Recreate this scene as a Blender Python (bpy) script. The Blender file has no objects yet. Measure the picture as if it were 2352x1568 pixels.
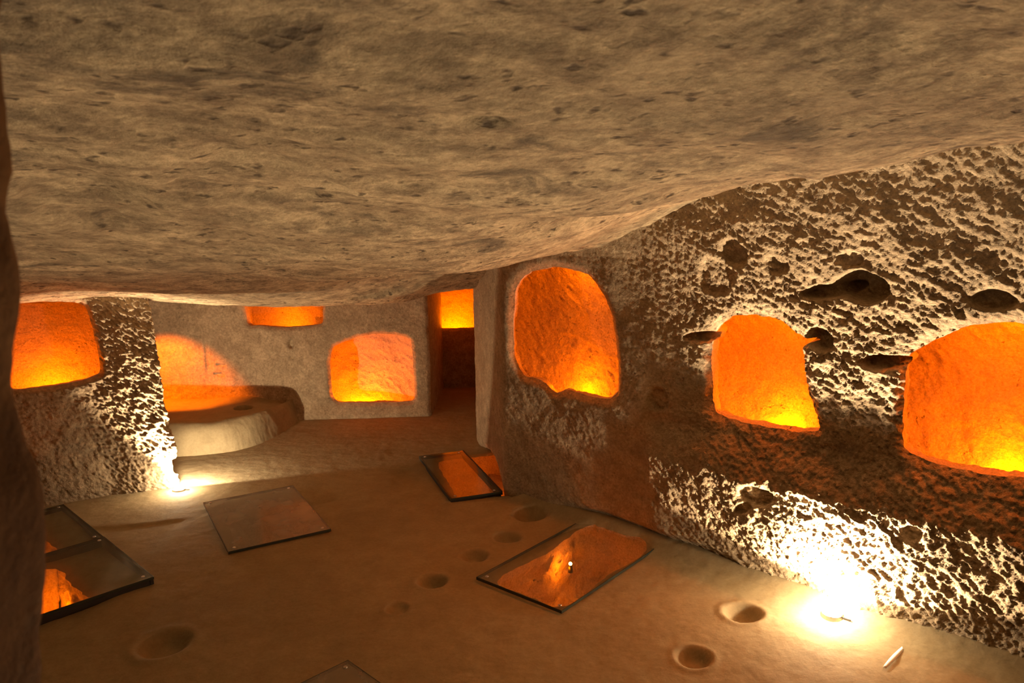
import bpy, math, random
import numpy as np
from mathutils import Vector, Matrix

random.seed(7)
scn = bpy.context.scene
COL = scn.collection

# ------------------------------------------------------------------ camera, world, exposure, floodlights, added ceiling fill
CAM_Z = 2.2
cam_d = bpy.data.cameras.new('camera')
cam_d.sensor_width = 36.0
cam_d.lens = 1800.0 / 2352.0 * 36.0
cam_d.clip_start = 0.05
cam_d.dof.use_dof = True
cam_d.dof.focus_distance = 5.0
cam_d.dof.aperture_fstop = 7.0
cam = bpy.data.objects.new('camera', cam_d)
COL.objects.link(cam)
cam.matrix_world = Matrix.Translation((0, 0, CAM_Z)) @ Matrix.Rotation(math.radians(80), 4, 'X') @ Matrix.Rotation(math.radians(-1), 4, 'Z')
scn.camera = cam

scn.view_settings.view_transform = 'Standard'
scn.view_settings.look = 'None'
scn.view_settings.gamma = 1.0
scn.view_settings.use_curve_mapping = False
scn.view_settings.exposure = 0.0
scn.cycles.max_bounces = 8
scn.cycles.diffuse_bounces = 5
scn.cycles.transparent_max_bounces = 12
scn.cycles.sample_clamp_indirect = 6.0

world = bpy.data.worlds.new('cave_dark')
scn.world = world
world.use_nodes = True
world.node_tree.nodes['Background'].inputs[0].default_value = (1.0, 0.62, 0.33, 1)
world.node_tree.nodes['Background'].inputs[1].default_value = 0.012

WARM = (1.0, 0.78, 0.52)
AMBER = (1.0, 0.178, 0.0)


def point_light(name, loc, power, color, radius=0.04):
    d = bpy.data.lights.new(name, 'POINT')
    d.energy = power; d.color = color; d.shadow_soft_size = radius
    o = bpy.data.objects.new(name, d); COL.objects.link(o); o.location = loc
    return o


def spot_light(name, loc, target, power, color, angle, blend, radius=0.03):
    d = bpy.data.lights.new(name, 'SPOT')
    d.energy = power; d.color = color; d.shadow_soft_size = radius
    d.spot_size = math.radians(angle); d.spot_blend = blend
    o = bpy.data.objects.new(name, d); COL.objects.link(o); o.location = loc
    o.rotation_euler = (Vector(target) - Vector(loc)).to_track_quat('-Z', 'Y').to_euler()
    return o


LAMP_RIGHT = Vector((1.675, 3.845, 0.0))
LAMP_LEFT = Vector((-2.665, 5.935, 0.0))
spot_light('floodlight_beam', LAMP_RIGHT + Vector((0.0, 0.0, 0.075)), LAMP_RIGHT + Vector((0.10, 0.11, 1.0)), 290.0, WARM, 158, 0.06, 0.02)
spot_light('floodlight_core', LAMP_RIGHT + Vector((0.0, 0.0, 0.08)), LAMP_RIGHT + Vector((0.16, 0.18, 0.5)), 300.0, WARM, 110, 0.9, 0.02)
spot_light('floodlight_core', LAMP_LEFT + Vector((0.0, 0.0, 0.08)), LAMP_LEFT + Vector((-0.12, 0.09, 0.5)), 230.0, WARM, 74, 0.6, 0.015)
point_light('floodlight_spill', LAMP_RIGHT + Vector((-0.02, -0.02, 0.13)), 24.0, WARM, 0.03)
spot_light('floodlight_beam', LAMP_LEFT + Vector((0.0, 0.0, 0.08)), LAMP_LEFT + Vector((0.15, 0.85, 0.60)), 95.0, WARM, 140, 0.10, 0.015)
point_light('floodlight_spill', LAMP_LEFT + Vector((0.02, -0.02, 0.10)), 9.0, WARM, 0.02)
# uplights added out of view, below the viewer, to brighten the ceiling
spot_light('ceiling_fill', (-2.3, 2.2, 0.12), (-2.1, 2.4, 2.0), 100.0, WARM, 115, 0.6, 0.06)
spot_light('ceiling_fill', (0.4, 1.5, 0.12), (0.4, 1.7, 2.0), 100.0, WARM, 115, 0.6, 0.06)


# ------------------------------------------------------------------ helpers
def tag(o, label, cat=None, group=None, kind=None):
    if label: o['label'] = label
    if cat: o['category'] = cat
    if group: o['group'] = group
    if kind: o['kind'] = kind
    return o


def mesh_obj(name, verts, faces, mat=None, parent=None, smooth=True):
    me = bpy.data.meshes.new(name)
    v = np.asarray(verts, dtype=np.float32).reshape(-1, 3)
    f = np.asarray(faces, dtype=np.int32)
    if f.ndim == 2:
        n, k = f.shape
        me.vertices.add(len(v)); me.vertices.foreach_set('co', v.ravel())
        me.loops.add(n * k); me.loops.foreach_set('vertex_index', f.ravel())
        me.polygons.add(n)
        me.polygons.foreach_set('loop_start', np.arange(0, n * k, k, dtype=np.int32))
        me.polygons.foreach_set('loop_total', np.full(n, k, dtype=np.int32))
        me.update(calc_edges=True)
        me.validate()
    else:
        me.from_pydata([tuple(map(float, p)) for p in v], [], [tuple(q) for q in faces])
    if smooth:
        me.polygons.foreach_set('use_smooth', np.ones(len(me.polygons), dtype=bool))
    if mat: me.materials.append(mat)
    o = bpy.data.objects.new(name, me); COL.objects.link(o)
    if parent: o.parent = parent
    return o


def bm_obj(name, build, mat, parent=None, smooth=False):
    import bmesh
    bm = bmesh.new(); build(bm)
    me = bpy.data.meshes.new(name); bm.to_mesh(me); bm.free()
    if smooth:
        me.polygons.foreach_set('use_smooth', np.ones(len(me.polygons), dtype=bool))
    me.materials.append(mat)
    o = bpy.data.objects.new(name, me); COL.objects.link(o)
    if parent: o.parent = parent
    return o


# ---- numpy gradient noise
def _hash(ix, iy, seed):
    h = (ix.astype(np.int64) * 374761393 + iy.astype(np.int64) * 668265263 + seed * 1442695041) & 0xffffffff
    h = ((h ^ (h >> 13)) * 1274126177) & 0xffffffff
    return (h ^ (h >> 16)) & 0xffffffff


def perlin(x, y, seed=0):
    xi = np.floor(x); yi = np.floor(y)
    xf = x - xi; yf = y - yi
    u = xf * xf * xf * (xf * (xf * 6 - 15) + 10); v = yf * yf * yf * (yf * (yf * 6 - 15) + 10)
    xi = xi.astype(np.int64); yi = yi.astype(np.int64)

    def g(dx, dy):
        a = _hash(xi + dx, yi + dy, seed) * (2 * np.pi / 4294967296.0)
        return np.cos(a) * (xf - dx) + np.sin(a) * (yf - dy)
    n0 = g(0, 0) * (1 - u) + g(1, 0) * u
    n1 = g(0, 1) * (1 - u) + g(1, 1) * u
    return (n0 * (1 - v) + n1 * v) * 1.4


def fbm(x, y, octaves=5, gain=0.5, seed=0, billow=False):
    t = np.zeros_like(x); a = 1.0; f = 1.0; s = 0.0
    for i in range(octaves):
        n = perlin(x * f + 17.3 * i, y * f - 9.1 * i, seed + i)
        t += a * ((np.abs(n) * 2 - 0.5) if billow else n)
        s += a; a *= gain; f *= 2.03
    return t / s


def smooth01(t):
    t = np.clip(t, 0, 1); return t * t * (3 - 2 * t)


def dent(u, v, cu, cv, ru, rv, rot=0.0, wob=0.25, seed=0, edge=0.35):
    """0..1 mask of an irregular hollow, 1 inside"""
    c, s = math.cos(rot), math.sin(rot)
    a = ((u - cu) * c + (v - cv) * s) / ru; b = (-(u - cu) * s + (v - cv) * c) / rv
    r = np.sqrt(a * a + b * b) + wob * perlin(u * 9 + seed * 3.7, v * 9 + seed, seed)
    return smooth01((1 - r) / edge + 0.5)


def closed_spline(pts, n=160, jitter=0.006, seed=0):
    """rounded closed outline through the control points, with a rough edge"""
    P = np.array(pts, float); m = len(P); out = []
    for i in range(m):
        p0, p1, p2, p3 = P[i - 1], P[i], P[(i + 1) % m], P[(i + 2) % m]
        k = max(3, n // m)
        for j in range(k):
            t = j / k
            out.append(0.5 * ((2 * p1) + (p2 - p0) * t + (2 * p0 - 5 * p1 + 4 * p2 - p3) * t * t + (3 * p1 - p0 - 3 * p2 + p3) * t ** 3) * 0.6
                       + (p1 * (1 - t) + p2 * t) * 0.4)
    out = np.array(out); c = out.mean(0); d = out - c
    L = np.linalg.norm(d, axis=1, keepdims=True)
    w = fbm(out[:, 0] * 11, out[:, 1] * 11, 3, 0.6, seed)[:, None]
    return out + d / L * w * jitter * 3


def poly_sdf(u, v, poly):
    """signed distance (negative inside) and nearest outline point"""
    best = np.full(u.shape, 1e9); nu = np.zeros_like(u); nv = np.zeros_like(v)
    inside = np.zeros(u.shape, bool)
    for i in range(len(poly)):
        ax, ay = poly[i]; bx, by = poly[(i + 1) % len(poly)]
        ex, ey = bx - ax, by - ay
        t = np.clip(((u - ax) * ex + (v - ay) * ey) / (ex * ex + ey * ey + 1e-12), 0, 1)
        px = ax + ex * t; py = ay + ey * t
        d = (u - px) ** 2 + (v - py) ** 2
        m = d < best
        best[m] = d[m]; nu[m] = px[m]; nv[m] = py[m]
        if ay != by:
            c = ((ay > v) != (by > v)) & (u < (bx - ax) * (v - ay) / (by - ay) + ax)
            inside ^= c
    best = np.sqrt(best)
    return np.where(inside, -best, best), nu, nv


def grid_surface(name, uu, vv, pos_fn, holes, mat, cell, keep_fn=None, flip=False):
    """A dense grid (u, v) -> 3-D with real openings cut along the hole outlines.
    Returns the object and, per hole, the boundary edges as 3-D point pairs."""
    U, V = np.meshgrid(uu, vv, indexing='ij')
    nu_, nv_ = U.shape
    U = U.ravel().copy(); V = V.ravel().copy()
    dead = np.zeros(U.shape, bool); rim = np.full(U.shape, 9.0)
    owner = np.full(U.shape, -1)
    for hi, poly in enumerate(holes):
        m = (U > poly[:, 0].min() - .2) & (U < poly[:, 0].max() + .2) & (V > poly[:, 1].min() - .2) & (V < poly[:, 1].max() + .2)
        idx = np.nonzero(m)[0]
        sd, pu, pv = poly_sdf(U[idx], V[idx], poly)
        near = np.abs(sd) < 0.72 * cell
        U[idx[near]] = pu[near]; V[idx[near]] = pv[near]
        sd = np.where(near, 0.0, sd)
        dead[idx[sd < -1e-6]] = True
        owner[idx] = np.where(sd < 0.2, hi, owner[idx])
        rim[idx] = np.minimum(rim[idx], np.maximum(sd, 0))
    X = pos_fn(U, V, rim)
    I = np.arange(nu_ * nv_).reshape(nu_, nv_)
    a, b, c, d = I[:-1, :-1].ravel(), I[1:, :-1].ravel(), I[1:, 1:].ravel(), I[:-1, 1:].ravel()
    F = np.stack([a, b, c, d], 1)
    if flip: F = F[:, ::-1]
    bad = dead[F].any(1)
    # a face whose four corners all lie on an outline belongs to the opening
    bad |= ((rim[F] <= 1e-6).all(1))
    gone = bad.copy()
    if keep_fn is not None:
        cx = X[F].mean(1)
        drop = ~keep_fn(cx)
        bad |= drop
    K = F[~bad]
    # opening boundaries: edges of kept faces also used by a removed opening face
    def edges(Q):
        e = np.concatenate([Q[:, [0, 1]], Q[:, [1, 2]], Q[:, [2, 3]], Q[:, [3, 0]]])
        return e
    eK = edges(K); eG = edges(F[gone])
    kK = np.minimum(eK[:, 0], eK[:, 1]) * (nu_ * nv_) + np.maximum(eK[:, 0], eK[:, 1])
    kG = np.unique(np.minimum(eG[:, 0], eG[:, 1]) * (nu_ * nv_) + np.maximum(eG[:, 0], eG[:, 1])) if len(eG) else np.array([])
    sel = eK[np.isin(kK, kG)]
    out = []
    for hi in range(len(holes)):
        e = sel[(owner[sel[:, 0]] == hi)]
        out.append((X, e))
    used = np.unique(K); remap = np.full(len(X), -1); remap[used] = np.arange(len(used))
    ob = mesh_obj(name, X[used], remap[K], mat)
    return ob, out


def lathe_chamber(name, boundary, axis, profile, mat, seed=0, rough=0.02, shift=(0, 0, 0), sub=0.02, freq=7.0, back=None):
    """Carries the outline of an opening back into the rock: jambs, then the hollow behind."""
    X, e = boundary
    ids = np.unique(e); mp = {int(k): i for i, k in enumerate(ids)}
    P = X[ids]; c = 0.5 * (P.min(0) + P.max(0)); ax = np.array(axis, float); ax /= np.linalg.norm(ax)
    pr = np.array(profile, float)
    seg = np.sqrt((np.diff(pr[:, 1])) ** 2 + (np.diff(pr[:, 0]) * 0.4) ** 2); s = np.concatenate([[0], np.cumsum(seg)])
    n = max(8, int(s[-1] / sub)); t = np.linspace(0, s[-1], n + 1)
    sc = np.interp(t, s, pr[:, 0]); dp = np.interp(t, s, pr[:, 1])
    k = np.ones(5) / 5
    sc2 = np.convolve(np.pad(sc, 2, 'edge'), k, 'valid'); dp2 = np.convolve(np.pad(dp, 2, 'edge'), k, 'valid')
    sc2[0] = 1; dp2[0] = 0
    h = np.array([1.0, 0, 0]) if abs(ax[2]) > .7 else np.array([0, 0, 1.0])
    e1 = np.cross(ax, h); e1 /= np.linalg.norm(e1); e2 = np.cross(ax, e1)
    rel = P - c
    V = []
    sh = np.array(shift, float)
    for i in range(n + 1):
        q = c + rel * sc2[i] + ax * dp2[i] + sh * (dp2[i] / max(dp2[-1], 1e-6))
        a = q @ e1; b = q @ e2; z = q @ ax
        w = min(1.0, i / 4.0) * rough
        n1 = fbm(a * freq + z * 5, b * freq - z * 4, 4, 0.6, seed, True)
        n2 = fbm(a * freq * .5 - z * 7, b * freq * .5 + z * 6 + 9, 4, 0.6, seed + 31)
        q = q + ax * (n1 * w)[:, None] + rel / (np.linalg.norm(rel, axis=1, keepdims=True) + 1e-6) * (n2 * w)[:, None] * min(1, sc2[i] * 2)
        V.append(q)
    m = len(ids); V = np.concatenate(V)
    E0 = np.array([[mp[int(p)], mp[int(q)]] for p, q in e])
    F = []
    for i in range(n):
        F.append(np.stack([E0[:, 1] + i * m, E0[:, 0] + i * m, E0[:, 0] + (i + 1) * m, E0[:, 1] + (i + 1) * m], 1))
    F = np.concatenate(F)
    if back is not None:
        # rough rock closing the hollow: a gridded dish facing the opening
        depth, curve, cs = back
        a = rel @ e1; b = rel @ e2; ra = np.abs(a).max() * 1.43; rb = np.abs(b).max() * 1.43
        A, B = np.meshgrid(np.arange(-ra, ra, cs), np.arange(-rb, rb, cs), indexing='ij'); sh_ = A.shape
        A = A.ravel(); B = B.ravel(); r2 = (A / ra) ** 2 + (B / rb) ** 2
        dd = depth - curve * np.minimum(r2, 1.3) ** 1.5
        a1, b1 = A * .8 + B * .6, -A * .6 + B * .8
        dd = dd + rough * (0.55 * fbm(a1 * freq + seed, b1 * freq * 1.8, 5, 0.6, seed + 5, True) + 1.3 * fbm(A * 2.2 + seed, B * 2.2, 3, 0.5, seed + 6))
        dd = np.maximum(dd, 0.20)
        Q = c + np.outer(A, e1) + np.outer(B, e2) + np.outer(dd, ax) + np.outer(dd / depth, sh)
        I = np.arange(len(A)).reshape(sh_) + len(V)
        G = np.stack([I[:-1, :-1].ravel(), I[1:, :-1].ravel(), I[1:, 1:].ravel(), I[:-1, 1:].ravel()], 1)
        V = np.concatenate([V, Q]); F = np.concatenate([F, G])
    return mesh_obj(name, V, F, mat)


# ------------------------------------------------------------------ materials
def rock_material(name, light, mid, dark, stretch=(1, 1, 1), rot=(0, 0, 0), scale=1.0, pit=0.5, bump=0.5, soot=0.35, patch=0.9, grain=0.75, spread=0.52, psize=0.30, spec=0.25, sthr=0.60):
    m = bpy.data.materials.new(name); m.use_nodes = True
    nt = m.node_tree; N = nt.nodes; L = nt.links; N.clear()
    out = N.new('ShaderNodeOutputMaterial'); bs = N.new('ShaderNodeBsdfPrincipled')
    bs.inputs['Roughness'].default_value = 0.9; bs.inputs['Specular IOR Level'].default_value = spec
    L.new(bs.outputs[0], out.inputs[0])
    tc = N.new('ShaderNodeTexCoord'); mp = N.new('ShaderNodeMapping')
    mp.inputs['Rotation'].default_value = rot; mp.inputs['Scale'].default_value = [s * scale for s in stretch]
    L.new(tc.outputs['Object'], mp.inputs[0])

    def noise(sc, det, rough, src=None, dist=0.0):
        n = N.new('ShaderNodeTexNoise'); n.inputs['Scale'].default_value = sc; n.inputs['Detail'].default_value = det
        n.inputs['Roughness'].default_value = rough; n.inputs['Distortion'].default_value = dist
        L.new((src or mp.outputs[0]), n.inputs['Vector']); return n.outputs['Fac']

    def ramp(src, a, b, ca=(0, 0, 0, 1), cb=(1, 1, 1, 1)):
        r = N.new('ShaderNodeValToRGB'); r.color_ramp.elements[0].position = a; r.color_ramp.elements[1].position = b
        r.color_ramp.elements[0].color = ca; r.color_ramp.elements[1].color = cb
        L.new(src, r.inputs[0]); return r.outputs[0]

    def mix(fac, a, b, blend='MIX'):
        x = N.new('ShaderNodeMix'); x.data_type = 'RGBA'; x.blend_type = blend
        if hasattr(fac, 'links'): L.new(fac, x.inputs[0])
        else: x.inputs[0].default_value = fac
        for k, v in ((6, a), (7, b)):
            if hasattr(v, 'links'): L.new(v, x.inputs[k])
            else: x.inputs[k].default_value = (*v, 1)
        return x.outputs[2]

    def math_(op, a, b):
        x = N.new('ShaderNodeMath'); x.operation = op
        for k, v in ((0, a), (1, b)):
            if hasattr(v, 'links'): L.new(v, x.inputs[k])
            else: x.inputs[k].default_value = v
        return x.outputs[0]

    big = ramp(noise(1.3, 5, 0.6, dist=0.6), 0.38, 0.66)
    med = ramp(noise(7, 8, 0.68), 0.40, 0.62)
    fine = ramp(noise(38, 8, 0.75), 0.30, 0.68)
    c = mix(big, light, mid)
    c = mix(math_('MULTIPLY', med, patch * 0.6), c, dark)
    c = mix(grain, c, mix(fine, (0.42, 0.38, 0.34), (1.30, 1.30, 1.30)), 'MULTIPLY')
    # soot and grey mineral stains with a shape of their own
    st = ramp(noise(2.1, 6, 0.72, dist=1.0), sthr, sthr + 0.12)
    c = mix(math_('MULTIPLY', st, soot), c, (0.10, 0.075, 0.05))
    # small holes in the tuff
    vo = N.new('ShaderNodeTexVoronoi'); vo.inputs['Scale'].default_value = 15; vo.inputs['Randomness'].default_value = 1
    wv = N.new('ShaderNodeVectorMath'); wv.operation = 'ADD'
    nz = N.new('ShaderNodeTexNoise'); nz.inputs['Scale'].default_value = 18; L.new(mp.outputs[0], nz.inputs['Vector'])
    sc_ = N.new('ShaderNodeVectorMath'); sc_.operation = 'SCALE'; sc_.inputs['Scale'].default_value = 0.10
    L.new(nz.outputs['Color'], sc_.inputs[0]); L.new(mp.outputs[0], wv.inputs[0]); L.new(sc_.outputs[0], wv.inputs[1])
    L.new(wv.outputs[0], vo.inputs['Vector'])
    sel = ramp(noise(5, 3, 0.6), spread, spread + 0.1)
    hole = math_('MULTIPLY', ramp(vo.outputs['Distance'], psize * 0.35, psize, (1, 1, 1, 1), (0, 0, 0, 1)), sel)
    c = mix(math_('MULTIPLY', hole, pit), c, (0.11, 0.075, 0.045))
    L.new(c, bs.inputs['Base Color'])
    h = math_('ADD', math_('MULTIPLY', noise(24, 9, 0.72), 1.0), math_('MULTIPLY', noise(6, 6, 0.6), 1.6))
    h = math_('SUBTRACT', h, math_('MULTIPLY', hole, 0.7 * pit))
    bp = N.new('ShaderNodeBump'); bp.inputs['Strength'].default_value = bump; bp.inputs['Distance'].default_value = 0.03
    L.new(h, bp.inputs['Height']); L.new(bp.outputs[0], bs.inputs['Normal'])
    return m


TAN = (0.56, 0.42, 0.26); MID = (0.44, 0.32, 0.19); DRK = (0.26, 0.18, 0.105)
M_CEIL = rock_material('tuff_ceiling', (0.66, 0.50, 0.29), (0.46, 0.34, 0.195), (0.22, 0.155, 0.09), stretch=(0.95, 1.1, 1), rot=(0, 0, -0.35), scale=1.1, pit=0.95, bump=0.85, soot=0.75, patch=1.45, grain=0.7, spread=0.44, psize=0.36, sthr=0.55)
M_RIGHT = rock_material('tuff_rough_wall', TAN, MID, DRK, stretch=(1, 1, 1.2), rot=(0, 0.5, 0), scale=1.4, pit=0.5, bump=0.7, soot=0.3)
M_WALL = rock_material('tuff_wall', TAN, MID, DRK, scale=1.3, pit=0.5, bump=0.45, soot=0.3)
M_FLOOR = rock_material('tuff_floor', (0.38, 0.30, 0.17), (0.32, 0.245, 0.135), (0.23, 0.17, 0.09), scale=1.2, pit=0.15, bump=0.12, soot=0.12, patch=0.6, grain=0.25)
M_NICHE = rock_material('tuff_niche', (0.60, 0.46, 0.32), (0.55, 0.41, 0.28), (0.42, 0.29, 0.19), scale=2.0, pit=0.75, bump=0.55, soot=0.15, patch=0.4)
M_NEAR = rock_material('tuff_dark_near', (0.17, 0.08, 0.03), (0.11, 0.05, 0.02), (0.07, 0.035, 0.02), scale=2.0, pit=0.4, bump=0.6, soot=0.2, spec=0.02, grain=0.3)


def simple(name, col, rough=0.5, metal=0.0, emit=None, estr=0.0):
    m = bpy.data.materials.new(name); m.use_nodes = True
    nt = m.node_tree; b = nt.nodes['Principled BSDF']
    b.inputs['Roughness'].default_value = rough; b.inputs['Metallic'].default_value = metal
    n = nt.nodes.new('ShaderNodeTexNoise'); n.inputs['Scale'].default_value = 30; n.inputs['Detail'].default_value = 4
    r = nt.nodes.new('ShaderNodeValToRGB')
    r.color_ramp.elements[0].color = (*[c * 0.75 for c in col], 1); r.color_ramp.elements[1].color = (*[min(1, c * 1.2) for c in col], 1)
    nt.links.new(n.outputs['Fac'], r.inputs[0]); nt.links.new(r.outputs[0], b.inputs['Base Color'])
    if emit:
        b.inputs['Emission Color'].default_value = (*emit, 1); b.inputs['Emission Strength'].default_value = estr
    return m


M_BLACK = simple('black_metal', (0.03, 0.028, 0.025), 0.45, 0.7)
M_RUB = simple('black_rubber', (0.02, 0.018, 0.016), 0.8)
M_EDGE = simple('dark_glass_edge', (0.035, 0.045, 0.035), 0.25)
M_STUD = simple('brushed_stud', (0.55, 0.5, 0.42), 0.35, 0.8)
M_PALE = simple('pale_matte', (0.75, 0.70, 0.62), 0.8)
M_LENS = simple('lit_lens', (1, 1, 1), 0.3, 0, (1.0, 0.86, 0.62), 160.0)
M_LENS_AMBER = simple('lit_amber_lens', (1, 0.8, 0.5), 0.3, 0, (1.0, 0.55, 0.15), 25.0)


def glass_material(d0, d1):
    m = bpy.data.materials.new('dusty_glass'); m.use_nodes = True
    nt = m.node_tree; N = nt.nodes; L = nt.links; N.clear()
    out = N.new('ShaderNodeOutputMaterial')
    tr = N.new('ShaderNodeBsdfTransparent'); tr.inputs[0].default_value = (0.86, 0.88, 0.84, 1)
    gl = N.new('ShaderNodeBsdfGlossy'); gl.inputs['Roughness'].default_value = 0.10
    fr = N.new('ShaderNodeFresnel'); fr.inputs[0].default_value = 1.5
    ge = N.new('ShaderNodeNewGeometry'); iv = N.new('ShaderNodeMath'); iv.operation = 'SUBTRACT'; iv.inputs[0].default_value = 1; L.new(ge.outputs['Backfacing'], iv.inputs[1])
    fm = N.new('ShaderNodeMath'); fm.operation = 'MULTIPLY'; L.new(fr.outputs[0], fm.inputs[0]); L.new(iv.outputs[0], fm.inputs[1])
    mx = N.new('ShaderNodeMixShader'); L.new(fm.outputs[0], mx.inputs[0]); L.new(tr.outputs[0], mx.inputs[1]); L.new(gl.outputs[0], mx.inputs[2])
    df = N.new('ShaderNodeBsdfDiffuse'); df.inputs[0].default_value = (0.50, 0.42, 0.32, 1)
    tc = N.new('ShaderNodeTexCoord'); nz = N.new('ShaderNodeTexNoise'); nz.inputs['Scale'].default_value = 5; nz.inputs['Detail'].default_value = 6
    L.new(tc.outputs['Object'], nz.inputs['Vector'])
    mr = N.new('ShaderNodeMapRange'); mr.inputs[1].default_value = 0.35; mr.inputs[2].default_value = 0.7; mr.inputs[3].default_value = d0; mr.inputs[4].default_value = d1
    L.new(nz.outputs['Fac'], mr.inputs[0])
    m2 = N.new('ShaderNodeMixShader'); L.new(mr.outputs[0], m2.inputs[0]); L.new(mx.outputs[0], m2.inputs[1]); L.new(df.outputs[0], m2.inputs[2])
    L.new(m2.outputs[0], out.inputs[0])
    return m


M_GLASS = glass_material(0.04, 0.14)
M_GLASS_DUSTY = glass_material(0.30, 0.50)

# ------------------------------------------------------------------ room plan
R0 = np.array((-0.074, 5.724)); RD = np.array((0.7213, -0.6926)); RN = np.array((-0.6926, -0.7213))
PATH_RIGHT = [(-0.30, 8.35), (-0.35, 7.15), (-0.074, 5.724), (3.2, 2.58), (4.3, 1.5), (4.6, 0.0)]
PATH_LEFT = [(-4.9, 0.0), (-4.9, 4.865), (-2.72, 6.035), (-3.05, 6.28), (-4.5, 6.75), (-4.5, 8.1)]
PATH_BACK = [(-4.7, 7.86), (-0.1, 8.12)]


def path_frame(path, rad, side):
    """position and unit normal as functions of arc length along a plan polyline with rounded corners"""
    P = np.array(path, float); seg = np.linalg.norm(np.diff(P, axis=0), axis=1); s = np.concatenate([[0], np.cumsum(seg)])
    t = np.arange(0, s[-1], 0.004)
    x = np.interp(t, s, P[:, 0]); y = np.interp(t, s, P[:, 1])
    k = max(3, int(rad / 0.004)) | 1; ker = np.hanning(k + 2)[1:-1]; ker /= ker.sum(); h = k // 2

    def sm(a):
        b = np.concatenate([2 * a[0] - a[h:0:-1], a, 2 * a[-1] - a[-2:-h - 2:-1]])
        return np.convolve(b, ker, 'valid')
    x = sm(x); y = sm(y)
    dx = np.gradient(x); dy = np.gradient(y); l = np.hypot(dx, dy)
    nx, ny = -dy / l * side, dx / l * side

    def f(u):
        return np.interp(u, t, x), np.interp(u, t, y), np.interp(u, t, nx), np.interp(u, t, ny)
    return f, s


# ---- ceiling height field: descends away from the viewer, rises over the right wall
CP = np.array([(-3.6, 5.5, 1.575), (-2.7, 6.0, 1.545), (-2.0, 6.9, 1.375), (-1.2, 6.9, 1.385), (-0.5, 6.9, 1.47), (-0.074, 5.724, 1.83),
               (0.62, 5.05, 1.93), (1.06, 4.62, 2.15), (1.42, 4.27, 2.36), (1.76, 3.94, 2.42), (2.25, 3.47, 2.42), (2.9, 2.8, 2.40),
               (-2.5, 3.5, 2.0), (0, 3.5, 2.03), (0, 1.5, 2.45), (-2.5, 1.5, 2.45), (2.0, 1.5, 2.5), (-1.5, 5.0, 1.72), (0, 4.8, 1.86),
               (-2.5, 8.0, 1.5), (-0.8, 8.0, 1.5), (-4.5, 3, 2.05), (-4.5, 8, 1.5), (1.1, 3.0, 2.28), (-3.6, 6.9, 1.42)])


def _base(x, y): return 2.7 - 0.195 * y


_ph = lambda r: np.exp(-(r / 1.3) ** 2)
_D = np.hypot(CP[:, None, 0] - CP[None, :, 0], CP[:, None, 1] - CP[None, :, 1])
_W = np.linalg.solve(_ph(_D) + 0.02 * np.eye(len(CP)), CP[:, 2] - _base(CP[:, 0], CP[:, 1]))


def ceil_z(x, y):
    z = _base(x, y)
    for (cx, cy, _), w in zip(CP, _W):
        z = z + w * _ph(np.hypot(x - cx, y - cy))
    return z


# ------------------------------------------------------------------ right wall
fr, sr = path_frame(PATH_RIGHT, 0.16, -1)
UR = sr[2]          # arc length of the corner beside the first opening


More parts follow.
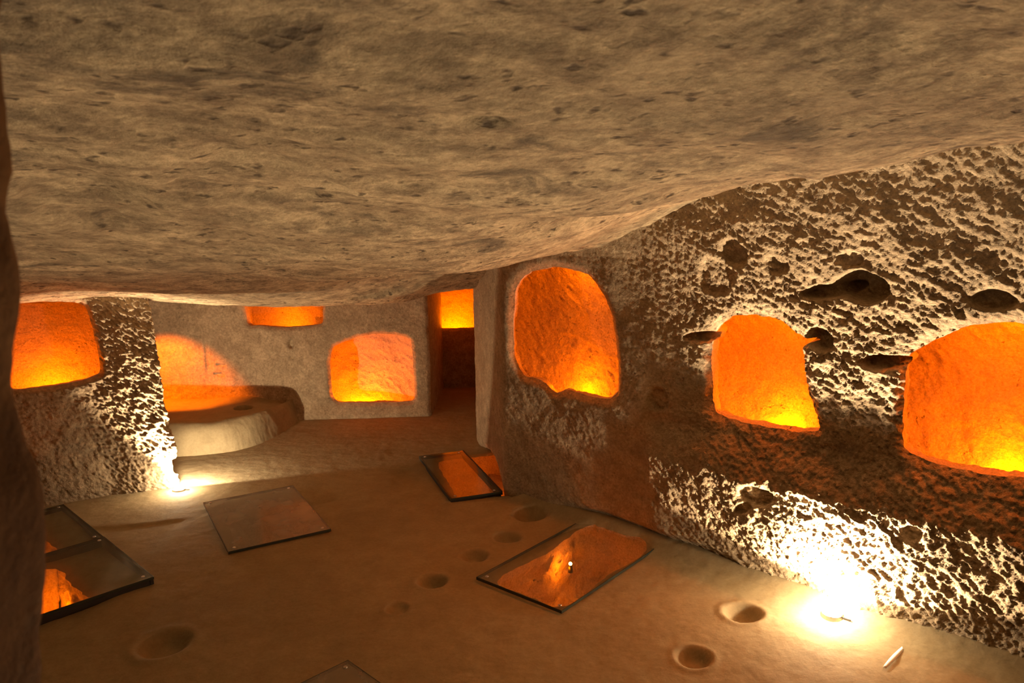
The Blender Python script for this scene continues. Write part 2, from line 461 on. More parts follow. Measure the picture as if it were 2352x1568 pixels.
def right_pos(u, v, rim):
    x, y, nx, ny = fr(u); w = u - UR
    x = x.copy(); y = y.copy()
    # side of the wall towards the room is where the viewer stands
    rough = smooth01((w - 0.9) / 1.3)
    base = np.interp(v, [-0.4, 0, 0.30, 0.61, 0.70, 0.84, 0.96, 1.12, 1.5, 1.8, 2.1, 2.6], [-.03, -.035, -.005, .06, .03, -.045, -.03, 0.0, .06, .13, .23, .40])
    und = 0.10 * perlin(w * 1.3 + 3, v * 1.7, 5)
    lowstep = smooth01((w - 1.22) / 0.12) * smooth01((0.95 - v) / 0.15) * smooth01((w - 0.9) / .3)
    d = base * np.maximum(smooth01((w - 1.2) / 0.9), 0.8 * lowstep) + 0.035 * lowstep * smooth01((0.8 - v) / 0.5) + und * smooth01((w + 0.1) / 1.0) * 0.35
    d += (np.interp(v, [1.5, 1.85, 2.3], [0, .03, .15]) * (1 - smooth01((w - 1.2) / 0.9)) * smooth01((w + .2) / .5))
    c, s = math.cos(-0.62), math.sin(-0.62)
    a = (w * c + v * s); b = (-w * s + v * c)
    chip = fbm(a * 9, b * 19, 5, 0.62, 11, True)
    lump = fbm(a * 3.5, b * 6, 4, 0.55, 23)
    chip2 = fbm(a * 24, b * 44, 4, 0.68, 17)
    d += rough * (0.016 * chip + 0.024 * chip2 + 0.035 * lump) + (1 - rough) * (0.004 * chip + 0.0035 * chip2 + 0.012 * lump)
    d += 0.004 * fbm(w * 60, v * 60, 3, 0.6, 40) * (0.3 + rough)
    # carved and weathered hollows
    for (cu, cv, ru, rv, rot, dep, sd) in [
            (2.60, 1.765, 0.125, 0.075, 0.10, 0.16, 1), (2.44, 1.735, 0.14, 0.035, 0.22, 0.08, 2), (1.93, 1.91, 0.085, 0.07, -0.3, 0.05, 3), (2.56, 1.90, 0.06, 0.04, 0, 0.03, 4),
            (1.36, 0.975, 0.07, 0.08, 0, 0.035, 5), (2.06, 0.525, 0.10, 0.06, 0.1, 0.05, 6), (2.375, 1.47, 0.075, 0.055, -0.5, 0.11, 7),
            (1.655, 1.40, 0.10, 0.032, 0.2, 0.09, 8), (2.70, 1.385, 0.11, 0.035, 0.15, 0.09, 9), (3.17, 1.735, 0.09, 0.045, 0, 0.07, 10),
            (2.18, 1.86, 0.06, 0.05, 0, 0.03, 12), (1.80, 1.78, 0.12, 0.10, 0.6, 0.02, 13), (1.99, 0.43, 0.06, 0.03, 0.6, 0.03, 14), (2.9, 0.55, 0.05, 0.04, 0.4, 0.04, 15)]:
        d -= dep * dent(w, v, cu, cv, ru, rv, rot, 0.22, sd)
    d -= 0.012 * np.exp(-((w - 1.27) / 0.02) ** 2) * smooth01((0.75 - v) / 0.2) * smooth01((v - 0.25) / 0.1)
    d -= 0.035 * np.exp(-(rim / 0.028) ** 1.5)
    d -= 0.07 * smooth01((0.14 - v) / 0.1) * smooth01((w - 0.5) / 0.4) * smooth01((2.0 - w) / 0.4)
    X = x + nx * d; Y = y + ny * d
    return np.stack([X, Y, v], 1)


# outlines measured in metres along the wall from the corner (u) and above the floor (v)
WIN_TALL = [(0.10, 1.08), (0.085, 1.35), (0.13, 1.60), (0.29, 1.72), (0.55, 1.765), (0.80, 1.725), (0.92, 1.60), (1.0, 1.42), (1.045, 1.18), (1.05, 0.99), (0.99, 0.915), (0.82, 0.90), (0.62, 0.915), (0.50, 0.875), (0.36, 0.945), (0.19, 0.96)]
WIN_ARCH = [(1.73, 0.945), (1.715, 1.15), (1.715, 1.36), (1.755, 1.46), (1.86, 1.545), (2.02, 1.57), (2.16, 1.55), (2.25, 1.485), (2.335, 1.45), (2.285, 1.41), (2.30, 1.2), (2.345, 1.03), (2.345, 0.94), (2.2, 0.905), (2.05, 0.905), (1.88, 0.915)]
WIN_WIDE = [(2.80, 0.945), (2.79, 1.15), (2.80, 1.33), (2.80, 1.42), (2.92, 1.52), (3.05, 1.60), (3.25, 1.64), (3.45, 1.56), (3.56, 1.38), (3.58, 1.1), (3.54, 0.93), (3.33, 0.90), (3.15, 0.885), (2.95, 0.89)]
ARCH_LOW = [(-1.22, -0.16), (-1.22, -0.02), (-1.1, 0.03), (-0.85, 0.085), (-0.55, 0.115), (-0.34, 0.10), (-0.18, 0.04), (-0.11, -0.03), (-0.12, -0.16), (-0.6, -0.2)]


def off(poly, du): return [(p[0] + du, p[1]) for p in poly]


holes_r = [closed_spline(off(WIN_TALL, UR), 200, 0.004, 1), closed_spline(off(WIN_ARCH, UR), 220, 0.004, 2), closed_spline(off(WIN_WIDE, UR), 200, 0.004, 3), closed_spline(off(ARCH_LOW, UR), 120, 0.003, 4)]
cell = 0.0075
wall_right, br = grid_surface('wall_right', np.arange(0.05, UR + 4.2, cell), np.arange(-0.25, 2.75, cell), right_pos, holes_r, M_RIGHT, cell)
tag(wall_right, 'rough hewn tan rock wall with three glowing orange openings', kind='structure')

BACK_DIR = (-RN[0], -RN[1], 0)
PROF = [(1, 0), (1, .08), (1.02, .14), (1.35, .18), (1.42, .3), (1.4, .75)]
w1 = lathe_chamber('window_1', br[0], BACK_DIR, [(1, 0), (1, .03), (1.0, .07), (1.22, .11), (1.28, .3), (1.28, .6)], M_NICHE, 1, 0.04, (-0.16, 0.155, -0.02), 0.016, 7, (0.36, 0.12, 0.011))
tag(w1, 'tall rounded opening glowing orange beside the wall corner, left of the other two', kind='structure')
w2 = lathe_chamber('window_2', br[1], BACK_DIR, PROF, M_NICHE, 2, 0.03, (-0.10, 0.10, 0), 0.016, 7, (0.44, 0.16, 0.011))
tag(w2, 'arched opening glowing yellow orange above the floor floodlight, between two others', kind='structure')
w3 = lathe_chamber('window_3', br[2], BACK_DIR, PROF, M_NICHE, 3, 0.035, (-0.06, 0.06, 0), 0.016, 7, (0.46, 0.16, 0.011))
tag(w3, 'large pointed opening glowing orange, cut by the right edge', kind='structure')
w4 = lathe_chamber('window_4', br[3], (0.98, 0.19, -0.05), [(1, 0), (1, .05), (1.05, .12), (1.1, .3), (0.8, .40), (0, .45)], M_NICHE, 4, 0.03, (0, 0, -0.05), 0.02)
tag(w4, 'low orange gap at the foot of the wall behind the narrow glass cover', kind='structure')


def rp(u, d, z):
    """point u along the right wall from the corner, d metres into the room"""
    p = R0 + RD * u + RN * d
    return (p[0], p[1], z)


point_light('niche_lamp', rp(0.55, -0.20, 0.84), 14.0, AMBER, 0.03)
point_light('niche_lamp', rp(0.60, -0.15, 1.84), 18.0, AMBER, 0.03)
point_light('niche_lamp', rp(2.02, -0.30, 0.85), 21.0, AMBER, 0.03)
point_light('niche_lamp', rp(2.03, -0.22, 1.62), 14.0, AMBER, 0.03)
point_light('niche_lamp', rp(3.2, -0.30, 0.83), 17.0, AMBER, 0.03)
point_light('niche_lamp', rp(3.2, -0.22, 1.70), 20.0, AMBER, 0.03)
point_light('niche_lamp', (-0.02, 5.95, -0.03), 4.0, AMBER, 0.02)

# ------------------------------------------------------------------ left wall with its pillar edge
fl_, sl = path_frame(PATH_LEFT, 0.05, 1)
UL = sl[2] + 0.075          # arc length of the pillar edge


def left_pos(u, v, rim):
    x, y, nx, ny = fl_(u); w = u - UL
    nx, ny = -nx, -ny
    front = smooth01((0.0 - w) / 0.03)
    lean = -0.045 * v - 0.02 * perlin(v * 5, v * 0, 3) + 0.02 * np.exp(-((v - 0.35) / 0.12) ** 2)
    px = x + 0.887 * lean * np.exp(-(w / 0.5) ** 2); py = y + 0.463 * lean * np.exp(-(w / 0.5) ** 2)
    c, s = math.cos(-0.7), math.sin(-0.7)
    a = (w * c + v * s); b = (-w * s + v * c)
    chip = fbm(a * 22, b * 46, 3, 0.62, 61)
    lump = fbm(a * 5, b * 8, 4, 0.6, 63)
    edge = smooth01((w + 0.75) / 0.35) * smooth01((0.5 - w) / 0.3)
    d = edge * (0.019 * chip + 0.020 * lump) + (1 - edge) * (0.006 * chip + 0.015 * lump)
    # the face is dished: it stands proud by the pillar edge and falls back towards the opening
    d += 0.03 * np.exp(-((w + 0.10) / 0.15) ** 2) * smooth01((0.95 - v) / 0.9) - 0.035 * smooth01((-w - 0.28) / 0.3)
    d -= 0.05 * dent(w, v, -0.06, 0.17, 0.07, 0.06, 0, 0.3, 4) + 0.03 * dent(w, v, -0.08, 0.52, 0.02, 0.05, 0.2, 0.3, 5)
    d -= 0.03 * np.exp(-(rim / 0.02) ** 1.5)
    return np.stack([px + nx * d, py + ny * d, v], 1)


WIN_LEFT = [(-1.12, 0.93), (-1.15, 1.2), (-1.12, 1.50), (-1.0, 1.56), (-0.80, 1.545), (-0.62, 1.525), (-0.555, 1.475), (-0.53, 1.3), (-0.515, 1.08), (-0.53, 0.975), (-0.68, 0.93), (-0.85, 0.915), (-1.0, 0.915)]
holes_l = [closed_spline(off(WIN_LEFT, UL), 180, 0.003, 8)]
wall_left, bl = grid_surface('wall_left', np.arange(4.0, UL + 1.9, 0.007), np.arange(-0.15, 2.1, 0.007), left_pos, holes_l, M_WALL, 0.007, flip=True)
tag(wall_left, 'carved rock wall ending in a brightly lit pillar edge', kind='structure')
w5 = lathe_chamber('window_5', bl[0], (-0.463, 0.887, 0), [(1, 0), (1, .06), (1.03, .10), (1.32, .14), (1.36, .3), (1.36, .6)], M_NICHE, 9, 0.015, (0, 0, 0), 0.02, 7, (0.40, 0.10, 0.013))
tag(w5, 'rounded square opening glowing orange in the left wall', kind='structure')
point_light('niche_lamp', (-3.52, 5.86, 0.87), 15.0, AMBER, 0.03)
point_light('niche_lamp', (-3.52, 5.86, 1.60), 15.0, AMBER, 0.03)

# ------------------------------------------------------------------ back wall of the alcove
fb, sb = path_frame(PATH_BACK, 0.05, 1)


def bx(x):          # arc length of world x on the back wall
    return (x - PATH_BACK[0][0]) * sb[-1] / (PATH_BACK[1][0] - PATH_BACK[0][0])


def back_pos(u, v, rim):
    x, y, nx, ny = fb(u)
    nx, ny = -nx, -ny
    chip = fbm(u * 10 + v * 6, v * 14, 4, 0.6, 71, True)
    d = 0.008 * chip + 0.02 * fbm(u * 2.5, v * 3, 3, 0.5, 73)
    d += 0.02 * smooth01((bx(-3.15) - u) / 0.03) * smooth01((v - 0.45) / 0.2)
    d -= 0.05 * dent(u, v, bx(-2.29), 0.80, 0.028, 0.05, 0, 0.3, 2) + 0.02 * dent(u, v, bx(-2.29), 0.66, 0.02, 0.02, 0, 0.3, 3)
    d -= 0.03 * dent(u, v, bx(-3.05), 0.50, 0.05, 0.018, -.2, 0.3, 5) + 0.03 * dent(u, v, bx(-3.02), 0.60, 0.05, 0.015, -.2, 0.3, 6)
    d -= 0.03 * np.exp(-(rim / 0.02) ** 1.5)
    d += 0.05 * smooth01((0.16 - v) / 0.16)
    return np.stack([x + nx * d, y + ny * d, v], 1)


SLOT = [(-2.72, 1.03), (-2.72, 1.45), (-2.3, 1.47), (-1.93, 1.45), (-1.945, 1.15), (-1.965, 1.01), (-2.1, 0.985), (-2.35, 0.975), (-2.6, 1.0)]
LOWARCH = [(-1.905, 0.30), (-1.905, 0.6), (-1.86, 0.76), (-1.65, 0.84), (-1.45, 0.88), (-1.2, 0.87), (-1.06, 0.80), (-1.045, 0.5), (-1.045, 0.17), (-1.15, 0.145), (-1.5, 0.145), (-1.8, 0.16), (-1.88, 0.20)]
DOORWAY = [(-0.86, -0.06), (-0.865, 0.6), (-0.87, 1.28), (-0.86, 1.48), (-0.4, 1.48), (-0.335, 1.25), (-0.33, 0.6), (-0.34, -0.06), (-0.6, -0.12)]
holes_b = [closed_spline([(bx(p[0]), p[1]) for p in q], 170, j, s_) for q, j, s_ in ((SLOT, .002, 21), (LOWARCH, .004, 22), (DOORWAY, .002, 23))]
wall_back, bb = grid_surface('wall_back', np.arange(0.02, sb[-1] + .1, 0.011), np.arange(-0.2, 1.7, 0.011), back_pos, holes_b, M_WALL, 0.011, flip=True)
tag(wall_back, 'shadowed rock wall closing the low alcove', kind='structure')
w6 = lathe_chamber('window_6', bb[0], (0.15, 0.98, 0), [(1, 0), (1, .08), (1.02, .12), (1.3, .17), (1.4, .3), (1.4, .6)], M_NICHE, 11, 0.015, (0, 0, 0), 0.025, 7, (0.42, 0.06, 0.015))
tag(w6, 'wide slot glowing orange right under the alcove ceiling', kind='structure')
w7 = lathe_chamber('window_7', bb[1], (0, 1, 0), [(1, 0), (1, .05), (1.03, .10), (1.2, .14), (1.25, .3), (1.25, .7)], M_NICHE, 12, 0.05, (0, 0, 0), 0.02, 5.0, (0.50, 0.30, 0.013))
tag(w7, 'low arched opening glowing orange left of the doorway', kind='structure')
point_light('niche_lamp', (-2.4, 8.17, 0.93), 22.0, AMBER, 0.03)
point_light('niche_lamp', (-1.60, 8.22, 0.11), 40.0, AMBER, 0.03)

# doorway passage: side walls, floor and roof run back to a wall with one more opening
door = lathe_chamber('door_1', bb[2], (0.03, 1, 0.0), [(1, 0), (1, .3), (1.02, .6), (1.05, 1.25)], M_WALL, 14, 0.012, (0.0, 0, 0.0), 0.03)
tag(door, 'narrow dark doorway cut into the back of the alcove', kind='structure')


def pass_pos(u, v, rim):
    d = 0.012 * fbm(u * 6, v * 6, 4, 0.6, 88) + 0.02 * np.exp(-(rim / 0.02) ** 1.5)
    return np.stack([u, 9.33 + d, v], 1)


PASSW = [(-1.0, 0.76), (-1.02, 1.0), (-1.0, 1.3), (-0.7, 1.34), (-0.45, 1.30), (-0.40, 1.0), (-0.41, 0.79), (-0.44, 0.745), (-0.7, 0.735), (-0.9, 0.74)]
PASSW = [(-1.0, 0.765), (-1.0, 1.1), (-0.98, 1.4), (-0.7, 1.42), (-0.40, 1.38), (-0.385, 1.0), (-0.39, 0.77), (-0.46, 0.735), (-0.7, 0.73), (-0.93, 0.735)]
wall_pass, bps = grid_surface('wall_passage', np.arange(-1.6, 0.6, 0.014), np.arange(-0.2, 1.75, 0.014), pass_pos, [closed_spline(PASSW, 100, 0.002, 30)], M_WALL, 0.014)
tag(wall_pass, 'dark brown wall at the end of the doorway passage', kind='structure')
w8 = lathe_chamber('window_8', bps[0], (0, 1, 0), [(1, 0), (1.0, .05), (1.25, .08), (1.3, .3), (1.3, .6)], M_NICHE, 15, 0.02, (0, 0, 0), 0.03, 7, (0.40, 0.1, 0.016))
tag(w8, 'small square opening glowing bright yellow orange above the dark doorway', kind='structure')
point_light('niche_lamp', (-0.7, 9.47, 0.69), 26.0, AMBER, 0.03)

# amber lamp in the side recess behind the pillar, throwing a slanted band across the back wall
spot_light('recess_lamp', (-3.95, 7.0, 1.2), (-3.5, 7.85, 0.50), 420.0, AMBER, 46, 0.6, 0.03)


# ------------------------------------------------------------------ floor
def plate_corners(origin, du, dv, lu, lv):
    du = np.array(du, float); du /= np.linalg.norm(du); dv = np.array([-du[1], du[0]]) * (1 if dv > 0 else -1)
    o = np.array(origin, float)
    return [o, o + du * lu, o + du * lu + dv * lv, o + dv * lv]


PL = {
    'front_left': plate_corners((-2.16, 4.366), (-0.71, 0.704), 1, 0.845, 1.0),
    'rear_left': plate_corners((-2.766, 4.967), (-0.71, 0.704), 1, 0.86, 1.0),
    'middle': plate_corners((-1.849, 4.736), (0.585, 0.335), 1, 0.675, 1.0),
    'narrow': plate_corners((-0.478, 5.575), (0.36, 0.125), 1, 0.40, 1.09),
    'right': plate_corners((0.243, 3.922), (0.736, 0.862), 1, 1.13, 0.63),
    'near': plate_corners((-0.826, 3.494), (-0.71, -0.704), 1, 0.8, 0.7),
}


def inset_outline(c, m, seed, extra=None):
    c = np.array(c); ctr = c.mean(0); out = []
    for i in range(4):
        a, b = c[i], c[(i + 1) % 4]
        for t in (0.12, 0.5, 0.88):
            p = a * (1 - t) + b * t; d = ctr - p; out.append(p + d / np.linalg.norm(d) * m)
    return closed_spline(out, 120, 0.008, seed)


NARROW_PIT = closed_spline([(-.42, 5.68), (-.2, 5.72), (0.08, 5.80), (0.15, 6.4), (0.0, 6.75), (-.35, 6.68), (-.66, 6.56), (-.55, 6.1)], 130, 0.006, 43)
PIT_A = plate_corners((-2.16 - .704 * .26, 4.366 - .71 * .26), (-0.71, 0.704), 1, 0.845, 0.72)
PIT_B = plate_corners((-2.766 - .704 * .16, 4.967 - .71 * .16), (-0.71, 0.704), 1, 0.86, 0.8)
pits = [inset_outline(PIT_A, 0.07, 41), inset_outline(PL['middle'], 0.10, 42), NARROW_PIT, inset_outline(PL['right'], 0.08, 44), inset_outline(PL['near'], 0.10, 45), inset_outline(PIT_B, 0.10, 46)]
POTS = [(0.11, 5.30, 0.12, .10), (-0.05, 4.93, 0.085, .07), (-0.26, 4.66, 0.085, .06), (-0.50, 4.34, 0.085, .08), (1.22, 3.905, 0.095, .08), (0.86, 3.50, 0.085, .055), (-1.82, 3.70, 0.13, .06), (-0.66, 4.02, .06, .02)]


def floor_z(x, y):
    z = 0.010 * fbm(x * 1.1, y * 1.1, 3, 0.5, 90) + 0.004 * fbm(x * 9, y * 9, 4, 0.6, 92) + 0.0015 * fbm(x * 40, y * 40, 3, 0.6, 93)
    for i, (cx, cy, r, dep) in enumerate(POTS):
        rr = np.hypot(x - cx, (y - cy)) / r * (1 + 0.10 * perlin(x * 6 + i, y * 6, i))
        z = z - dep * smooth01((1.12 - rr) / 0.62) + 0.006 * np.exp(-((rr - 1.25) / 0.2) ** 2)
    # worn groove running from the pillar to the middle cover and beyond
    g = y - (5.30 + 0.16 * (x + 2.6) + 0.03 * np.sin(x * 5))
    z = z - 0.014 * smooth01(-g / 0.06 + .5) * smooth01((x + 3.1) / 0.2) * smooth01((-2.3 - x) / 0.15)
    g2 = y - (5.65 + 0.35 * (x + 1.5))
    z = z - 0.020 * np.exp(-(g2 / 0.05) ** 2) * smooth01((x + 1.75) / 0.2) * smooth01((-1.2 - x) / 0.3)
    # shallow pad beside the narrow cover
    z = z - 0.015 * dent(x, y, -0.75, 5.95, 0.2, 0.45, 0.3, 0.2, 7)
    # rubble skirt where the floor meets the walls
    w = (x - R0[0]) * RN[0] + (y - R0[1]) * RN[1]
    z = z + 0.06 * np.exp(-np.clip(w, 0, 9) / 0.10) * (y < 5.6)
    return z


def floor_pos(u, v, rim):
    return np.stack([u, v, floor_z(u, v) - 0.02 * np.exp(-(rim / 0.02) ** 1.5)], 1)


floor, bf = grid_surface('floor', np.arange(-5.1, 4.7, 0.0145), np.arange(1.6, 9.5, 0.0145), floor_pos, pits, M_FLOOR, 0.0145)
tag(floor, 'dusty brown rock floor with round potholes', kind='structure')
DN = (0, 0, -1)
pit_data = [
    (bf[0], [(1, 0), (.98, .1), (1.0, .35), (0.85, .5), (0, .55)], 'lit pit under the front pane of the left glass cover', 0.05),
    (bf[1], [(1, 0), (.96, .05), (.85, .12), (0.5, .17), (0, .2)], 'shallow dim pit under the clear square glass cover', 0.07),
    (bf[2], [(1, 0), (1, .1), (1.0, .3), (0.8, .4), (0, .45)], 'pit under the narrow glass cover at the wall', 0.03),
    (bf[3], [(1, 0), (1, .08), (1.0, .3), (0.8, .42), (0, .48)], 'lit rocky pit under the right glass cover', 0.07),
    (bf[4], [(1, 0), (1, .1), (0.8, .3), (0, .35)], 'pit under the nearest glass cover', 0.04),
    (bf[5], [(1, 0), (.98, .1), (1.0, .35), (0.85, .5), (0, .55)], 'lit pit under the rear pane of the left glass cover', 0.05)]
for i, (b, pr, lab, rg) in enumerate(pit_data):
    o = lathe_chamber('floor_pit', b, DN, pr, M_NICHE, 50 + i, rg, (0, 0, 0), 0.02)
    tag(o, lab, kind='structure')
point_light('pit_lamp_glow', (-2.82, 4.44, -0.28), 10.0, AMBER, 0.03)
point_light('pit_lamp_glow', (-3.50, 5.10, -0.30), 9.0, AMBER, 0.03)
point_light('pit_lamp_glow', (0.33, 4.78, -0.15), 3.0, AMBER, 0.015)
point_light('pit_lamp_glow', (0.40, 4.28, -0.30), 4.0, AMBER, 0.02)
point_light('pit_lamp_glow', (-0.12, 6.05, -0.25), 8.0, AMBER, 0.03)


# ------------------------------------------------------------------ ceiling
def ceil_pos(u, v, rim):
    z = ceil_z(u, v)
    c, s = math.cos(0.45), math.sin(0.45)
    a = u * c + v * s; b = -u * s + v * c
    z = z + 0.07 * fbm(a * 0.9, b * 1.6, 3, 0.5, 101) + 0.006 * fbm(a * 7, b * 13, 4, 0.6, 103, True) + 0.004 * fbm(u * 25, v * 30, 4, 0.6, 105)
    # lip above the alcove, with the slot of shade behind it
    z = z - 0.035 * np.exp(-((v - 6.95) / 0.12) ** 2) * smooth01((u + 2.9) / 0.5) * smooth01((0.2 - u) / .3)
    z = z + 0.05 * dent(u, v, -1.1, 6.35, 0.22, 0.10, 0.05, 0.3, 9)
    for (cx, cy, rx, ry, dep) in [(-0.75, 2.35, .22, .30, .03), (-1.35, 2.5, .18, .4, .03), (0.7, 2.7, .35, .2, .035), (0.5, 3.4, .5, .2, .04), (-1.2, 1.6, .06, .05, .03), (-0.05, 1.75, .05, .03, .02)]:
        z = z + dep * dent(u, v, cx, cy, rx, ry, 0.3, 0.3, int(cx * 10) + 60, 0.9)
    return np.stack([u, v, z], 1)


def keep_ceiling(c):
    w = (c[:, 0] - R0[0]) * RN[0] + (c[:, 1] - R0[1]) * RN[1]
    ok = np.where(c[:, 1] < 5.75, w > -0.22, c[:, 0] < 0.05)
    return ok & (c[:, 1] < 8.25)


ceiling, _ = grid_surface('ceiling', np.arange(-5.1, 4.6, 0.016), np.arange(-0.6, 8.3, 0.016), ceil_pos, [], M_CEIL, 0.016, keep_ceiling, flip=True)
tag(ceiling, 'low sloping tan rock ceiling with soot stains', kind='structure')


# ------------------------------------------------------------------ rock edge of the peephole beside the viewer
EDGE_PX = [(0, -60), (2, 100), (8, 250), (35, 400), (8, 480), (42, 620), (46, 720), (32, 800), (34, 900), (50, 980), (92, 1100), (106, 1240), (96, 1400), (92, 1640)]
YN = 0.62


def near_pos(u, v, rim):
    # u runs along the jamb (0 behind the viewer, 0.75 at the edge, then away to the left)
    rr = []
    for p in EDGE_PX[::-1]:
        d = cam.matrix_world.to_3x3() @ Vector(((p[0] - 1176) / 1800.0, (784 - p[1]) / 1800.0, -1.0))
        rr.append((CAM_Z + d.z * YN / d.y, d.x * YN / d.y))
    ez = np.array([r[0] for r in rr]); ex = np.array([r[1] for r in rr])
    xe = np.interp(v, ez, ex)
    a = np.clip(u, 0, 0.75) / 0.75; b = np.clip(u - 0.75, 0, 2)
    x = xe - 0.05 * (1 - a) - b * 0.93
    y = -0.15 + (YN + 0.15) * a + b * 0.35
    n = 0.005 * fbm(u * 9, v * 9, 4, 0.6, 120, True)
    return np.stack([x - n * 0.5, y - n, v], 1)


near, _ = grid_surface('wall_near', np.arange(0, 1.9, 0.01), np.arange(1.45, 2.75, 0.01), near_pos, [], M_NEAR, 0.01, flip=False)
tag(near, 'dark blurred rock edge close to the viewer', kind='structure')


# ------------------------------------------------------------------ carved rock bench in the alcove
def bench():
    pts = np.array([(-3.95, 6.62), (-3.55, 6.74), (-3.15, 6.81), (-2.85, 6.85), (-2.60, 6.94), (-2.43, 7.12), (-2.33, 7.40), (-2.29, 7.70), (-2.27, 8.02)])
    t = np.linspace(0, len(pts) - 1, 300)
    px = np.interp(t, range(len(pts)), pts[:, 0]); py = np.interp(t, range(len(pts)), pts[:, 1])
    k = np.hanning(41); k /= k.sum()
    px = np.convolve(np.pad(px, 20, 'edge'), k, 'valid'); py = np.convolve(np.pad(py, 20, 'edge'), k, 'valid')
    n = len(px); rows = []
    tx = np.gradient(px); ty = np.gradient(py); l = np.hypot(tx, ty) + 1e-9; nx, ny = ty / l, -tx / l   # towards the viewer
    bat = 0.20 - 0.12 * smooth01((t - 4.5) / 1.5)          # how far the battered face leans back
    hgt = 0.262 - 0.015 * np.exp(-((t - 3.4) / 0.8) ** 2) - 0.05 * smooth01((t - 5.8) / 2)
    for i in range(18):
        f = i / 17.0
        o_ = -bat * (0.25 * f + 0.75 * f ** 2.2) + 0.03 * (1 - f) ** 4; z_ = -0.04 + 1.04 * math.sin(f * math.pi / 2)
        w = 0.012 * fbm(t * 1.7 + 3, np.full(n, f * 3.0), 4, 0.6, 130)
        rows.append(np.stack([px + nx * (o_ + w), py + ny * (o_ + w), hgt * z_ + w * .3], 1))
    rx = px - nx * bat; ry = py - ny * bat
    qx = np.interp(t, [0, 5, 8], [-4.1, -2.9, -2.40]); qy = 7.87 + 0.0565 * (qx + 4.7)
    for j in range(1, 60):
        f = j / 59.0
        x = rx * (1 - f) + qx * f; y = ry * (1 - f) + qy * f
        z = hgt - 0.03 * smooth01(f * 4) * smooth01((1 - f) * 4) + 0.005 * fbm(x * 8, y * 8, 3, 0.6, 131)
        z = z - 0.09 * dent(x, y, -2.70, 7.62, 0.085, 0.085, 0, 0.1, 3)
        rows.append(np.stack([x, y, z], 1))
    V = np.concatenate(rows); m = len(rows)
    I = np.arange(m * n).reshape(m, n)
    F = np.stack([I[:-1, :-1].ravel(), I[:-1, 1:].ravel(), I[1:, 1:].ravel(), I[1:, :-1].ravel()], 1)
    return mesh_obj('rock_bench', V, F, M_FLOOR)


tag(bench(), 'curved low rock bench with a pothole, behind the lit pillar', 'bench')


# ------------------------------------------------------------------ glass covers
def box_geo(bm, cx, cy, cz, sx, sy, sz, bevel=0.0):
    import bmesh
    r = bmesh.ops.create_cube(bm, size=1.0)
    for v in r['verts']:
        v.co = Vector((v.co.x * sx + cx, v.co.y * sy + cy, v.co.z * sz + cz))
    if bevel:
        es = list({e for v in r['verts'] for e in v.link_edges})
        bmesh.ops.bevel(bm, geom=es, offset=bevel, segments=2, affect='EDGES')


def glass_cover(corners, z, label, thick=0.016, pad=0.02, tilt=0.0, edge_mat=M_EDGE, metal_side=False, bars=False, glass=None):
    glass = glass or M_GLASS
    c = [np.array(p) for p in corners]; du = c[1] - c[0]; dv = c[3] - c[0]; lu = np.linalg.norm(du); lv = np.linalg.norm(dv)
    ctr = (c[0] + c[2]) / 2
    e = bpy.data.objects.new('glass_cover', None); COL.objects.link(e); e.empty_display_size = 0.1
    e.location = (ctr[0], ctr[1], 0.0); e.rotation_euler = (0, tilt, math.atan2(du[1], du[0]))
    tag(e, label, 'glass cover', 'glass covers over the floor pits')
    bm_obj('pane', lambda bm: box_geo(bm, 0, 0, z + thick / 2, lu - .008, lv - .008, thick), glass, e)
    def rim(bm):
        w = 0.004
        for s in (-1, 1):
            box_geo(bm, 0, s * (lv / 2 - w / 2), z + thick / 2, lu, w, thick + .001)
            box_geo(bm, s * (lu / 2 - w / 2), 0, z + thick / 2, w, lv - 2 * w, thick + .001)
    bm_obj('pane_edge', rim, edge_mat, e)
    for q in (-1, 1):  # black bars carry the pane and stand in for the shade beneath it
        if bars: bm_obj('shade_support_bar', lambda bm: box_geo(bm, 0, q * (lv / 2 - .012), (z - 0.022) / 2, lu - 0.006, 0.02, z + 0.020, 0.001), M_RUB, e)
        if bars: bm_obj('shade_support_bar', lambda bm: box_geo(bm, q * (lu / 2 - .012), 0, (z - 0.022) / 2, 0.02, lv - 0.05, z + 0.020, 0.001), M_RUB, e)
        for r in (-1, 1):
            def stud(bm):
                import bmesh
                g = bmesh.ops.create_cone(bm, cap_ends=True, segments=20, radius1=0.011, radius2=0.009, depth=0.004)
                for v in g['verts']: v.co += Vector((q * (lu / 2 - .045), r * (lv / 2 - .045), z + thick + 0.002))
            bm_obj('stud', stud, M_STUD, e)
    if metal_side:
        bm_obj('metal_strip', lambda bm: box_geo(bm, lu / 2 + 0.004, 0, z + 0.004, 0.010, lv, thick + .016, 0.001), M_BLACK, e)
    return e


glass_cover(PL['front_left'], 0.030, 'left glass floor cover, front pane raised over a dark gap', bars=True)
glass_cover(PL['rear_left'], 0.026, 'left glass floor cover, rear pane behind the raised one', bars=True)
glass_cover(PL['middle'], 0.008, 'square clear glass floor cover in front of the lit pillar', glass=M_GLASS_DUSTY)
glass_cover(PL['narrow'], 0.014, 'narrow glass floor cover glowing dull orange beside the wall corner', metal_side=True, bars=True)
glass_cover(PL['right'], 0.008, 'long glass floor cover over a glowing pit with a tiny lamp')
glass_cover(PL['near'], 0.008, 'glass floor cover cut off by the bottom edge of the picture', glass=M_GLASS_DUSTY)


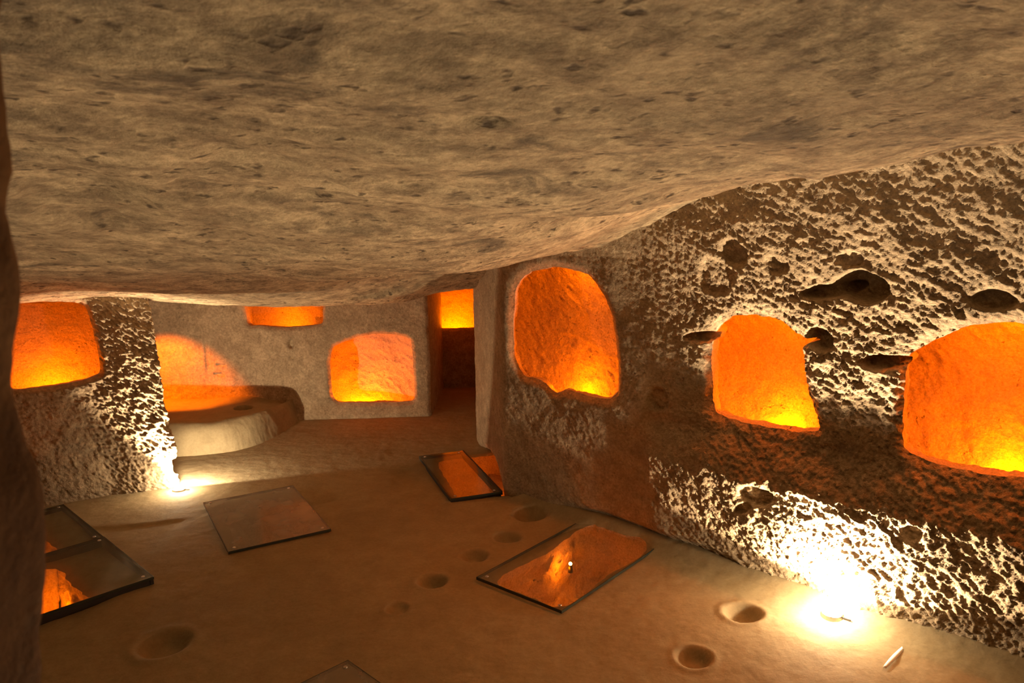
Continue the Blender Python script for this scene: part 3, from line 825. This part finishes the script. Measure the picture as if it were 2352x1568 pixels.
# ------------------------------------------------------------------ floodlights
def floodlight(loc, aim, label, size=1.0):
    e = bpy.data.objects.new('floodlight', None); COL.objects.link(e); e.empty_display_size = 0.1
    e.location = (loc[0], loc[1], floor_z(np.array([loc[0]]), np.array([loc[1]]))[0])
    e.rotation_euler = (0, 0, math.atan2(aim[1], aim[0]) - math.pi / 2)
    tag(e, label, 'floodlight')
    import bmesh
    s = size

    def housing(bm):
        r = bmesh.ops.create_cone(bm, cap_ends=True, segments=40, radius1=0.060 * s, radius2=0.052 * s, depth=0.034 * s)
        for v in r['verts']: v.co.z += 0.0 * s
        top = [f for f in bm.faces if f.calc_center_median().z > 0.013 * s and len(f.verts) > 8]
        bmesh.ops.inset_region(bm, faces=top, thickness=0.006 * s)
        bmesh.ops.translate(bm, verts=list({v for f in top for v in f.verts}), vec=(0, 0, -0.006 * s))
    bm_obj('housing', housing, M_STUD, e, False)

    def lens(bm):
        r = bmesh.ops.create_uvsphere(bm, u_segments=28, v_segments=14, radius=0.0475 * s)
        for v in r['verts']: v.co.z = max(v.co.z, 0) * 0.9 + 0.011 * s
    bm_obj('lens', lens, M_LENS, e, True)

    def screws(k):
        def f(bm):
            r = bmesh.ops.create_cone(bm, cap_ends=True, segments=10, radius1=0.003 * s, radius2=0.003 * s, depth=0.003 * s)
            for v in r['verts']: v.co += Vector((0.0505 * s * math.cos(k), 0.0505 * s * math.sin(k), 0.0175 * s))
        return f
    for k in (0.8, 2.9, 5.0):
        bm_obj('screw', screws(k), M_BLACK, e)

    def cable(bm):
        box_geo(bm, 0.075 * s, 0, 0.008 * s, 0.05 * s, 0.008 * s, 0.008 * s, 0.002)
    bm_obj('cable_gland', cable, M_RUB, e)
    return e


floodlight(LAMP_RIGHT, (0.69, 0.72), 'small floodlight glaring white on the floor below the arched opening')
floodlight(LAMP_LEFT, (0.0, 1.0), 'small floodlight glaring white at the foot of the left pillar', 0.85)

# tiny lamp in the pit under the right cover
pl = bpy.data.objects.new('pit_lamp', None); COL.objects.link(pl); pl.location = (0.357, 4.80, -0.13)
tag(pl, 'tiny glowing lamp in the pit under the long glass cover', 'lamp')


def _bulb(bm):
    import bmesh
    bmesh.ops.create_uvsphere(bm, u_segments=16, v_segments=10, radius=0.012)


def _socket(bm):
    import bmesh
    r = bmesh.ops.create_cone(bm, cap_ends=True, segments=16, radius1=0.016, radius2=0.012, depth=0.05)
    for v in r['verts']: v.co.z -= 0.034


bm_obj('bulb', _bulb, M_LENS_AMBER, pl, True)
bm_obj('socket', _socket, M_BLACK, pl, True)


# pale streak of unknown kind, modelled as a thin strip on the floor
def _streak(bm):
    import bmesh
    n = 10
    rows = []
    for i in range(n + 1):
        t = i / n; w = 0.012 * (0.6 + 0.4 * math.sin(math.pi * t))
        x = (t - .5) * 0.25; z = 0.005 + 0.001 * math.sin(t * 3.0)
        rows.append((bm.verts.new((x, -w, z)), bm.verts.new((x, w, z + .002)), bm.verts.new((x, w, z + .001)), bm.verts.new((x, -w, z - .001))))
    for a, b in zip(rows, rows[1:]):
        for k in range(4):
            bm.faces.new((a[k], b[k], b[(k + 1) % 4], a[(k + 1) % 4]))
    bm.faces.new(rows[0]); bm.faces.new(rows[-1][::-1])


SX, SY, SR = 1.827, 3.468, 0.763
streak = bm_obj('pale_streak', _streak, M_PALE, None, True)
streak.location = (SX, SY, floor_z(np.array([SX]), np.array([SY]))[0]); streak.rotation_euler = (0, 0, SR)
tag(streak, 'pale narrow streak of unknown kind on the floor at the lower right', 'streak')
